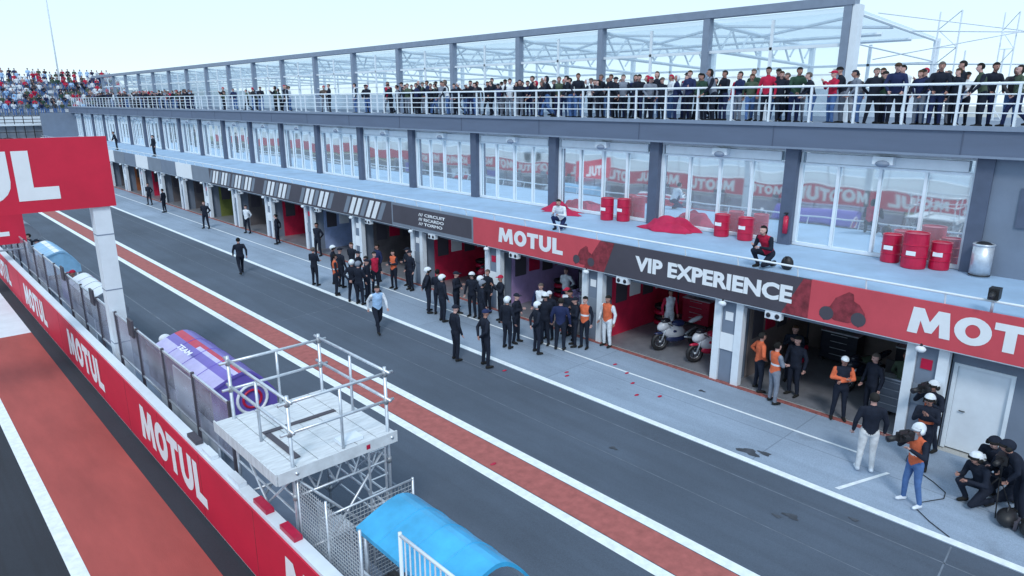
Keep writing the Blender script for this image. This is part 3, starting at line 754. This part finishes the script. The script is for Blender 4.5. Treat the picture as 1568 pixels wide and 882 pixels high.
HR=[(.02,.015,.012),(.06,.035,.02),(.12,.1,.09),(.01,.01,.01)]
def person(name,x,y,z,face,pose='stand',hat='hair',top=BLK,slv=None,leg=BLK,hatc=None,acc=None,shoe=(.02,.02,.02),sc=1.,parent=None):
    me=proto(pose,hat); o=bpy.data.objects.new(name,me); COL.objects.link(o)
    w=random.uniform(.94,1.08)
    o.location=(x,y,z); o.rotation_euler=(0,0,R(face-90)); o.scale=(sc*w,sc*w,sc*random.uniform(.97,1.02))
    ms=[random.choice(SK),fab(hatc) if hatc else fab(random.choice(HR)),fab(top),fab(slv or top),fab(leg),fab(shoe),fab(acc or top)]
    for i,m in enumerate(ms):
        o.material_slots[i].link='OBJECT'; o.material_slots[i].material=m
    if parent: o.parent=parent
    return o
HW=dict(hat='helmet',hatc=WHT)
PL=[
('pit_crew_member',12.3,32.2,80,dict(pose='walk')),
('team_staff',12.45,20.4,-100,dict(pose='walk',top=LBL,slv=WHT)),
('mechanic',13.9,27.9,20,dict(pose='cross')),
('mechanic',14.7,27.6,-40,dict(pose='stand',**HW)),
('track_marshal',13.8,25.8,-20,dict(pose='stand',top=ORG,slv=BLK,acc=WHT)),
('mechanic',14.6,26.8,10,dict(pose='stand',hat='cap',hatc=BLK)),
('mechanic',13.8,24.4,40,dict(pose='back',**HW)),
('mechanic',13.8,23.9,20,dict(pose='cross',hat='helmet',hatc=GRY)),
('mechanic',14.3,24.1,-60,dict(pose='stand',hat='cap',hatc=BLK)),
('mechanic',14.6,24.6,160,dict(pose='stand')),
('mechanic',14.9,25.8,-60,dict(pose='cross',hat='cap',hatc=BLK)),
('track_marshal',15.3,25.1,-90,dict(pose='stand',top=RED,slv=BLK)),
('track_marshal',16.2,25.0,190,dict(pose='cross',top=ORG,slv=BLK,acc=WHT)),
('mechanic',16.6,24.3,180,dict(pose='stand',hat='cap',hatc=BLK)),
('mechanic',16.9,24.9,180,dict(pose='cross',hat='cap',hatc=BLK)),
('mechanic',16.4,26.6,180,dict(pose='stand',top=NAVY)),
('mechanic',15.6,27.5,200,dict(pose='back')),
('mechanic',15.2,21.1,-30,dict(pose='back',**HW)),
('mechanic',14.9,19.8,-10,dict(pose='stand',**HW)),
('mechanic',15.8,20.1,-60,dict(pose='cross',hat='cap',hatc=BLK)),
('mechanic',16.1,19.5,200,dict(pose='stand',**HW)),
('mechanic',16.0,18.9,-20,dict(pose='hips',**HW)),
('mechanic',16.9,19.5,180,dict(pose='stand')),
('mechanic',16.5,18.3,160,dict(pose='phone',hat='cap',hatc=RED)),
('mechanic',15.3,20.6,30,dict(pose='cross')),
('mechanic',15.5,18.2,-30,dict(pose='stand',hat='helmet',hatc=GRY)),
('team_manager',12.75,16.3,-10,dict(pose='stand',hat='cap',hatc=BLK,sc=1.05)),
('team_manager',13.1,15.25,-15,dict(pose='back',hat='cap',hatc=NAVY,top=BLK,sc=1.06)),
('mechanic',14.7,16.0,10,dict(pose='stand',**HW)),
('mechanic',15.3,16.2,-70,dict(pose='cross',hat='cap',hatc=BLK)),
('mechanic',15.1,15.0,-20,dict(pose='back',hat='helmet',hatc=WHT)),
('mechanic',15.9,15.4,200,dict(pose='stand',**HW)),
('mechanic',15.9,14.7,30,dict(pose='stand',top=NAVY)),
('mechanic',16.5,14.6,150,dict(pose='cross',hat='cap',hatc=BLK)),
('mechanic',16.4,15.7,200,dict(pose='stand',hat='cap',hatc=WHT)),
('mechanic',16.9,15.2,200,dict(pose='cross')),
('track_marshal',16.6,14.25,190,dict(pose='stand',top=ORG,slv=BLK,acc=WHT)),
('mechanic',17.2,15.6,180,dict(pose='stand',top=WHT,slv=RED,hat='cap',hatc=RED)),
('mechanic',16.9,16.6,200,dict(pose='stand',top=WHT,slv=NAVY,leg=NAVY)),
('track_marshal',17.3,13.85,180,dict(pose='stand',top=ORG,slv=WHT,leg=WHT)),
('track_marshal',17.6,8.55,-40,dict(pose='hips',top=ORG,slv=ORG,hat='hair')),
('track_marshal',17.1,7.85,-30,dict(pose='cross',top=ORG,slv=GRY,leg=GRY,acc=WHT)),
('mechanic',18.0,7.7,170,dict(pose='stand')),
('mechanic',18.9,8.2,200,dict(pose='phone')),
('track_marshal',17.4,6.2,-150,dict(pose='cross',top=BLK,slv=ORG,acc=ORG,hat='cap',hatc=WHT)),
('mechanic',18.1,5.7,150,dict(pose='stand')),
('mechanic',18.8,5.2,190,dict(pose='back',top=KHA)),
('spectator_in_beige_trousers',15.2,4.7,30,dict(pose='stand',leg=BEI,shoe=WHT,sc=1.03)),
('camera_operator',14.5,3.55,150,dict(pose='camera',top=ORG,slv=BLK,leg=JEAN,acc=WHT,shoe=WHT,sc=1.02,**HW)),
('photographer',17.3,4.1,160,dict(pose='camera',top=BLK,acc=ORG,**HW)),
('photographer',16.2,3.9,190,dict(pose='phone',top=BLK,acc=ORG,**HW)) ,
('photographer',15.5,2.6,150,dict(pose='crouch',top=BLK,**HW)),
('photographer',16.1,2.25,140,dict(pose='crouch',hat='cap',hatc=BLK)),
('photographer',16.6,2.6,170,dict(pose='crouch',hat='helmet',hatc=BLK)),
('photographer',15.6,1.9,120,dict(pose='bend',hat='helmet',hatc=BLK)),
]
for (n,x,y,fc,kw) in PL: person(n,x,y,0,fc,**kw)
for (x,y,k) in [(19.5,12.9,dict(top=WHT,slv=RED,leg=WHT)),(20.5,10.9,dict(top=RED,slv=WHT)),(19.2,17.5,dict(top=WHT,leg=NAVY)),(20.5,16,dict(top=(.2,.15,.4),leg=WHT)),(19.5,21.6,dict()),(19.3,26.6,dict()),(18.9,32,dict(top=WHT)),(18.6,37,dict(top=RED)),(17.0,33.5,dict()),(16.8,38,dict()),(16.9,42.5,dict(top=WHT)),(15.6,46,dict()),(15.8,55,dict()),(16.2,60,dict())]:
    person('mechanic',x,y,.004,random.uniform(120,240),random.choice(['stand','cross','back']),**k)
person('spectator_with_phone',17.85,16.6,3.575,200,'crouch','hair',top=WHT,slv=WHT,leg=NAVY,sc=.95)
person('spectator_in_red_scarf',17.75,8.75,3.575,170,'crouch','long',top=RED,slv=BLK,leg=BLK,sc=1.)
b=MB(); b.ell((17.9,8.2,3.75),(.14,.17,.2),M_black,12,8); b.torus((17.78,8.2,3.85),.1,.02,(0,1,0),M_black); b.obj('backpack')
person('spectator',17.8,74,3.575,180,'rail'); person('spectator',17.9,63,3.575,190,'stand')
for (x,y,k) in [(5.0,18.9,dict(top=BLK,hat='helmet',hatc=WHT)),(5.0,36.6,dict(top=WHT,hat='cap',hatc=BLK)),(4.9,29,dict(top=BLK,hat='cap',hatc=RED)),(5.6,5.2,dict(top=BLK,hat='long')),(5.0,38.5,dict()),(4.9,47.5,dict(top=RED))]:
    person('pit_wall_engineer',x,y,.28 if x<5.2 else 0,random.choice([180,0,90]),'stand',**k)

CR=empty('spectator_crowd')
tops=[BLK]*9+[NAVY,NAVY,GRY,WHT,RED,KHA,KHA,(.05,.05,.06),(.1,.08,.07),LBL,(.03,.07,.05)]
def crowd(y0,y1,dens,rows=((21.32,.0),(21.85,.5))):
    for (rx,ofs) in rows:
        y=y0+ofs*.3
        while y<y1:
            if random.random()<dens:
                t=random.choice(tops)
                person('spectator',rx+random.uniform(-.08,.15),y+random.uniform(-.12,.12),7.352,180+random.uniform(-60,60),random.choice(['rail','rail','stand','cross','phone','back','walk']),random.choice(['hair','hair','hair','cap','long']),top=t,slv=random.choice([t,t,BLK]),leg=random.choice([BLK,BLK,JEAN,NAVY,GRY]),sc=random.uniform(.82,.98),hatc=None if random.random()<.75 else random.choice([RED,WHT,BLK]),parent=CR)
            y+=random.uniform(.42,.66)
crowd(-1,33,.8); crowd(2,20,.4,((22.5,0),)) 
crowd(35,36.5,.7); crowd(40,41,.5); crowd(44.8,46.5,.7); crowd(50,51.4,.8); crowd(55,56.5,.7); crowd(64,80,.8); crowd(82,96,.5)
FS=empty('distant_grandstand'); b=MB()
for i in range(12):
    b.box(6,31,112+i*.9,113+i*.9,0,6.2+i*.42,M_bgrey if i%2 else M_wall_white)
b.box(5,31,110,111.8,0,5.0,M_bgrey); b.box(5,31,109.6,109.8,5.0,5.2,M_wsteel)
for i in range(27): b.tube((5+i,109.7,3.4),(5+i,109.7,6.2),.05,M_black,5)
for z in(5.4,5.8,6.2,4.2): b.tube((5,109.7,z),(31,109.7,z),.04,M_black,5)
for j in range(12):
    y=106-j*1.6
    b.torus((8+j*.9,y,2.8),1.2,.06,(0,1,0),M_black,16,5)
b.obj('stand_tiers',FS)
CR2=empty('distant_spectator_crowd')
for i in range(12):
    x=7
    while x<30.5:
        if random.random()<.75:
            t=random.choice(tops[6:]+[RED,WHT,WHT,LBL,RED,(.45,.3,.28)]); person('spectator',x,112.6+i*.9,6.2+i*.42,-90,random.choice(['stand','cross','phone']),random.choice(['hair','cap']),top=t,leg=JEAN,parent=CR2)
        x+=random.uniform(.55,.95)
b=MB(); n=60
for i in range(n):
    x0=-600+i*24;x1=x0+24
    h=lambda x:14+8*math.sin(x*.006)+4*math.sin(x*.021+1)
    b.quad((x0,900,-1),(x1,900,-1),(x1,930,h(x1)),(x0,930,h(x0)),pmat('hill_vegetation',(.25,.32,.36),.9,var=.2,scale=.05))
b.obj('distant_hills')
b=MB(); b.tube((22.7,120,0),(22.7,120,40),.12,M_wsteel,8,.07); b.obj('light_mast')

# ---------------------------------------------------------------- motorcycles & garage kit
def bike(x,y,ang,c1,c2):
    a=pmat('fairing_%d'%int(c1[0]*99+c1[2]*9),c1,.25,var=.05); a2=pmat('fairing2_%d'%int(c2[0]*99+c2[2]*9),c2,.25,var=.05)
    b=MB()
    for X in(-.68,.7):
        b.torus((X,0,.31),.245,.07,(0,1,0),M_black,24,8); b.torus((X,0,.31),.18,.012,(0,1,0),M_steel,20,6)
        for k in range(5): t=k*1.2566; b.tube((X,0,.31),(X+.18*math.cos(t),0,.31+.18*math.sin(t)),.014,M_black,6)
        b.tube((X,-.06,.31),(X,.06,.31),.04,M_steel)
    rot=Matrix.Rotation(R(-12),3,'Y')
    b.ell((.2,0,.62),(.46,.19,.26),a,16,10,rot); b.ell((.12,0,.4),(.42,.16,.17),a2,16,10)
    b.ell((.24,0,.66),(.2,.2,.12),a2,14,8,rot)
    b.ell((.55,0,.85),(.28,.16,.17),a,14,9,Matrix.Rotation(R(20),3,'Y')); b.ell((.52,0,1.0),(.18,.12,.11),M_lens,12,8)
    b.ell((.05,0,.88),(.28,.15,.12),a2,14,8); b.ell((-.3,0,.84),(.22,.13,.05),M_black,12,6)
    b.ell((-.62,0,.95),(.28,.11,.07),a,14,8,Matrix.Rotation(R(18),3,'Y')); b.ell((.72,0,.6),(.2,.07,.05),a2,10,6)
    for s in(-.09,.09): b.tube((.7,s,.31),(.48,s,.95),.028,M_steel); b.tube((-.68,s,.31),(-.15,s,.42),.035,M_steel)
    b.tube((.44,-.33,.92),(.5,-.1,.95),.018,M_black); b.tube((.44,.33,.92),(.5,.1,.95),.018,M_black)
    b.tube((-.2,-.12,.35),(-.75,-.15,.6),.05,M_steel,10)
    b.tube((-.7,-.2,.0),(-.68,-.2,.35),.02,M_drum); b.tube((-.7,.2,.0),(-.68,.2,.35),.02,M_drum); b.tube((-.68,-.2,.33),(-.68,.2,.33),.02,M_drum); b.tube((-1.1,0,.08),(-.7,-.2,.04),.02,M_drum); b.tube((-1.1,0,.08),(-.7,.2,.04),.02,M_drum)
    o=b.obj('racing_motorcycle'); o.location=(x,y,.004); o.rotation_euler=(0,0,R(ang)); return o
bike(18.9,12.1,155,(.55,.57,.62),NAVY); bike(18.8,10.7,155,(.55,.57,.62),RED); bike(19.8,17,160,(.5,.4,.7),WHT); bike(19.5,22,160,RED,BLK); bike(20,6.5,160,BLK,KHA); bike(19.4,27.2,165,BLK,RED)
def cabinet(x,y,c):
    b=MB(); m=pmat('cabinet_%d'%int(c[0]*99),c,.4); b.box(x,x+.6,y,y+1.1,.12,1.0,m); b.box(x-.02,x+.62,y-.02,y+1.12,1.0,1.04,M_steel)
    for k in range(4): b.box(x-.012,x-.002,y+.04,y+1.06,.16+k*.21,.34+k*.21,m); b.box(x-.03,x-.013,y+.3,y+.8,.3+k*.21,.315+k*.21,M_steel)
    for dx in(.08,.52):
        for dy in(.1,1.0): b.tube((x+dx,y+dy-.02,.06),(x+dx,y+dy+.02,.06),.06,M_black,10)
    b.box(x+.3,x+.34,y+.2,y+.8,1.06,1.42,M_black)
    return b.obj('tool_cabinet')
for k in range(8):
    y=Y0+k*BW; c=random.choice([RED,BLK,GRY,WHT]); cabinet(21.3,y+.7,c); cabinet(21.3,y+2.9,c)
    if k not in (1,): cabinet(18.6,y+.5,GRY)
    # stack of slick tyres in warmers
    b=MB()
    for j in range(4): b.torus((20.6,y+4.4,.12+j*.2),.22,.09,(0,0,1),M_black if j%2 else M_drum,18,8)
    b.obj('tyre_stack')
def tvcam(x,y,z,ang):
    b=MB(); b.box(-.2,.15,-.06,.06,-.08,.1,M_black); b.tube((.15,0,0),(.38,0,0),.055,M_black,12,.065); b.ell((.385,0,0),(.012,.05,.05),M_lens); b.tube((-.1,0,.1),(-.1,0,.15),.012,M_black); b.tube((-.1,0,.15),(.12,0,.15),.014,M_black); b.tube((.12,0,.15),(.12,0,.1),.012,M_black); b.box(-.32,-.2,-.05,.05,-.07,.08,M_bgrey); b.box(.0,.1,.06,.16,.02,.08,M_black)
    o=b.obj('video_camera'); o.location=(x,y,z); o.rotation_euler=(0,0,R(ang)); return o
tvcam(14.18,3.75,1.55,150); tvcam(17.0,4.25,1.6,160)
b=MB(); 
for (x,y) in((16.6,1.9),(15.0,1.6),(15.1,2.0)):
    b.ell((x,y,.16),(.26,.18,.17),M_black,14,8); b.torus((x,y,.3),.1,.015,(0,1,0),M_black); b.box(x-.15,x+.1,y-.2,y-.14,.02,.2,M_bdark)
b.obj('equipment_bag')
b=MB(); b.tube((15.2,2.2,.0),(15.5,2.3,.75),.012,M_black); b.tube((15.75,2.05,.0),(15.5,2.3,.75),.012,M_black); b.tube((15.6,2.7,0),(15.5,2.3,.75),.012,M_black); b.tube((15.5,2.3,.75),(15.5,2.3,1.1),.02,M_black); b.box(15.3,15.55,2.2,2.4,1.1,1.28,M_black); b.tube((15.3,2.3,1.19),(15.05,2.35,1.19),.05,M_black); b.obj('camera_tripod')
b=MB(); pts=[Vector((16.9-.28*i, 4.1-.12*i+.35*math.sin(i*.9),.01)) for i in range(12)]
for i in range(11): b.tube(pts[i],pts[i+1],.009,M_black,6)
b.obj('power_cable')

# ---------------------------------------------------------------- light, sky, camera
EL=46; az=Vector((-.72,-.69)).normalized()
W=bpy.data.worlds.new('World'); SC.world=W; W.use_nodes=True
nt=W.node_tree; bg=nt.nodes['Background']; sky=nt.nodes.new('ShaderNodeTexSky'); sky.sky_type='NISHITA'; sky.sun_disc=False
sky.sun_elevation=R(EL); sky.sun_rotation=math.atan2(az.x,az.y); sky.air_density=1.0; sky.dust_density=.3; sky.ozone_density=1.5
tc=nt.nodes.new('ShaderNodeTexCoord'); cn=nt.nodes.new('ShaderNodeTexNoise'); cn.inputs['Scale'].default_value=1.6; cn.inputs['Detail'].default_value=5
nt.links.new(tc.outputs['Generated'],cn.inputs['Vector'])
cr=nt.nodes.new('ShaderNodeMapRange'); cr.inputs[1].default_value=.3; cr.inputs[2].default_value=.7; cr.inputs[3].default_value=.66; cr.inputs[4].default_value=.86
nt.links.new(cn.outputs['Fac'],cr.inputs[0])
mx=nt.nodes.new('ShaderNodeMix'); mx.data_type='RGBA'; nt.links.new(cr.outputs[0],mx.inputs[0]); nt.links.new(sky.outputs[0],mx.inputs[6]); mx.inputs[7].default_value=(5.6,7.3,8.7,1)
nt.links.new(mx.outputs[2],bg.inputs['Color']); bg.inputs['Strength'].default_value=.15
s=bpy.data.lights.new('sun','SUN'); s.energy=1.5; s.angle=R(12); s.color=(1,.98,.95)
so=bpy.data.objects.new('sun',s); COL.objects.link(so)
d=Vector((-az.x*math.cos(R(EL)),-az.y*math.cos(R(EL)),-math.sin(R(EL))))
so.rotation_euler=d.to_track_quat('-Z','Y').to_euler(); so.location=(60,30,40)
cam=bpy.data.cameras.new('camera'); co=bpy.data.objects.new('camera',cam); COL.objects.link(co)
cam.sensor_width=36; cam.lens=1050/1568*36; cam.clip_end=5000; cam.clip_start=.1
co.location=(0,0,8); co.rotation_euler=(R(90-15.2),0,R(-43))
SC.camera=co
SC.view_settings.view_transform='Standard'; SC.view_settings.look='None'; SC.view_settings.exposure=0
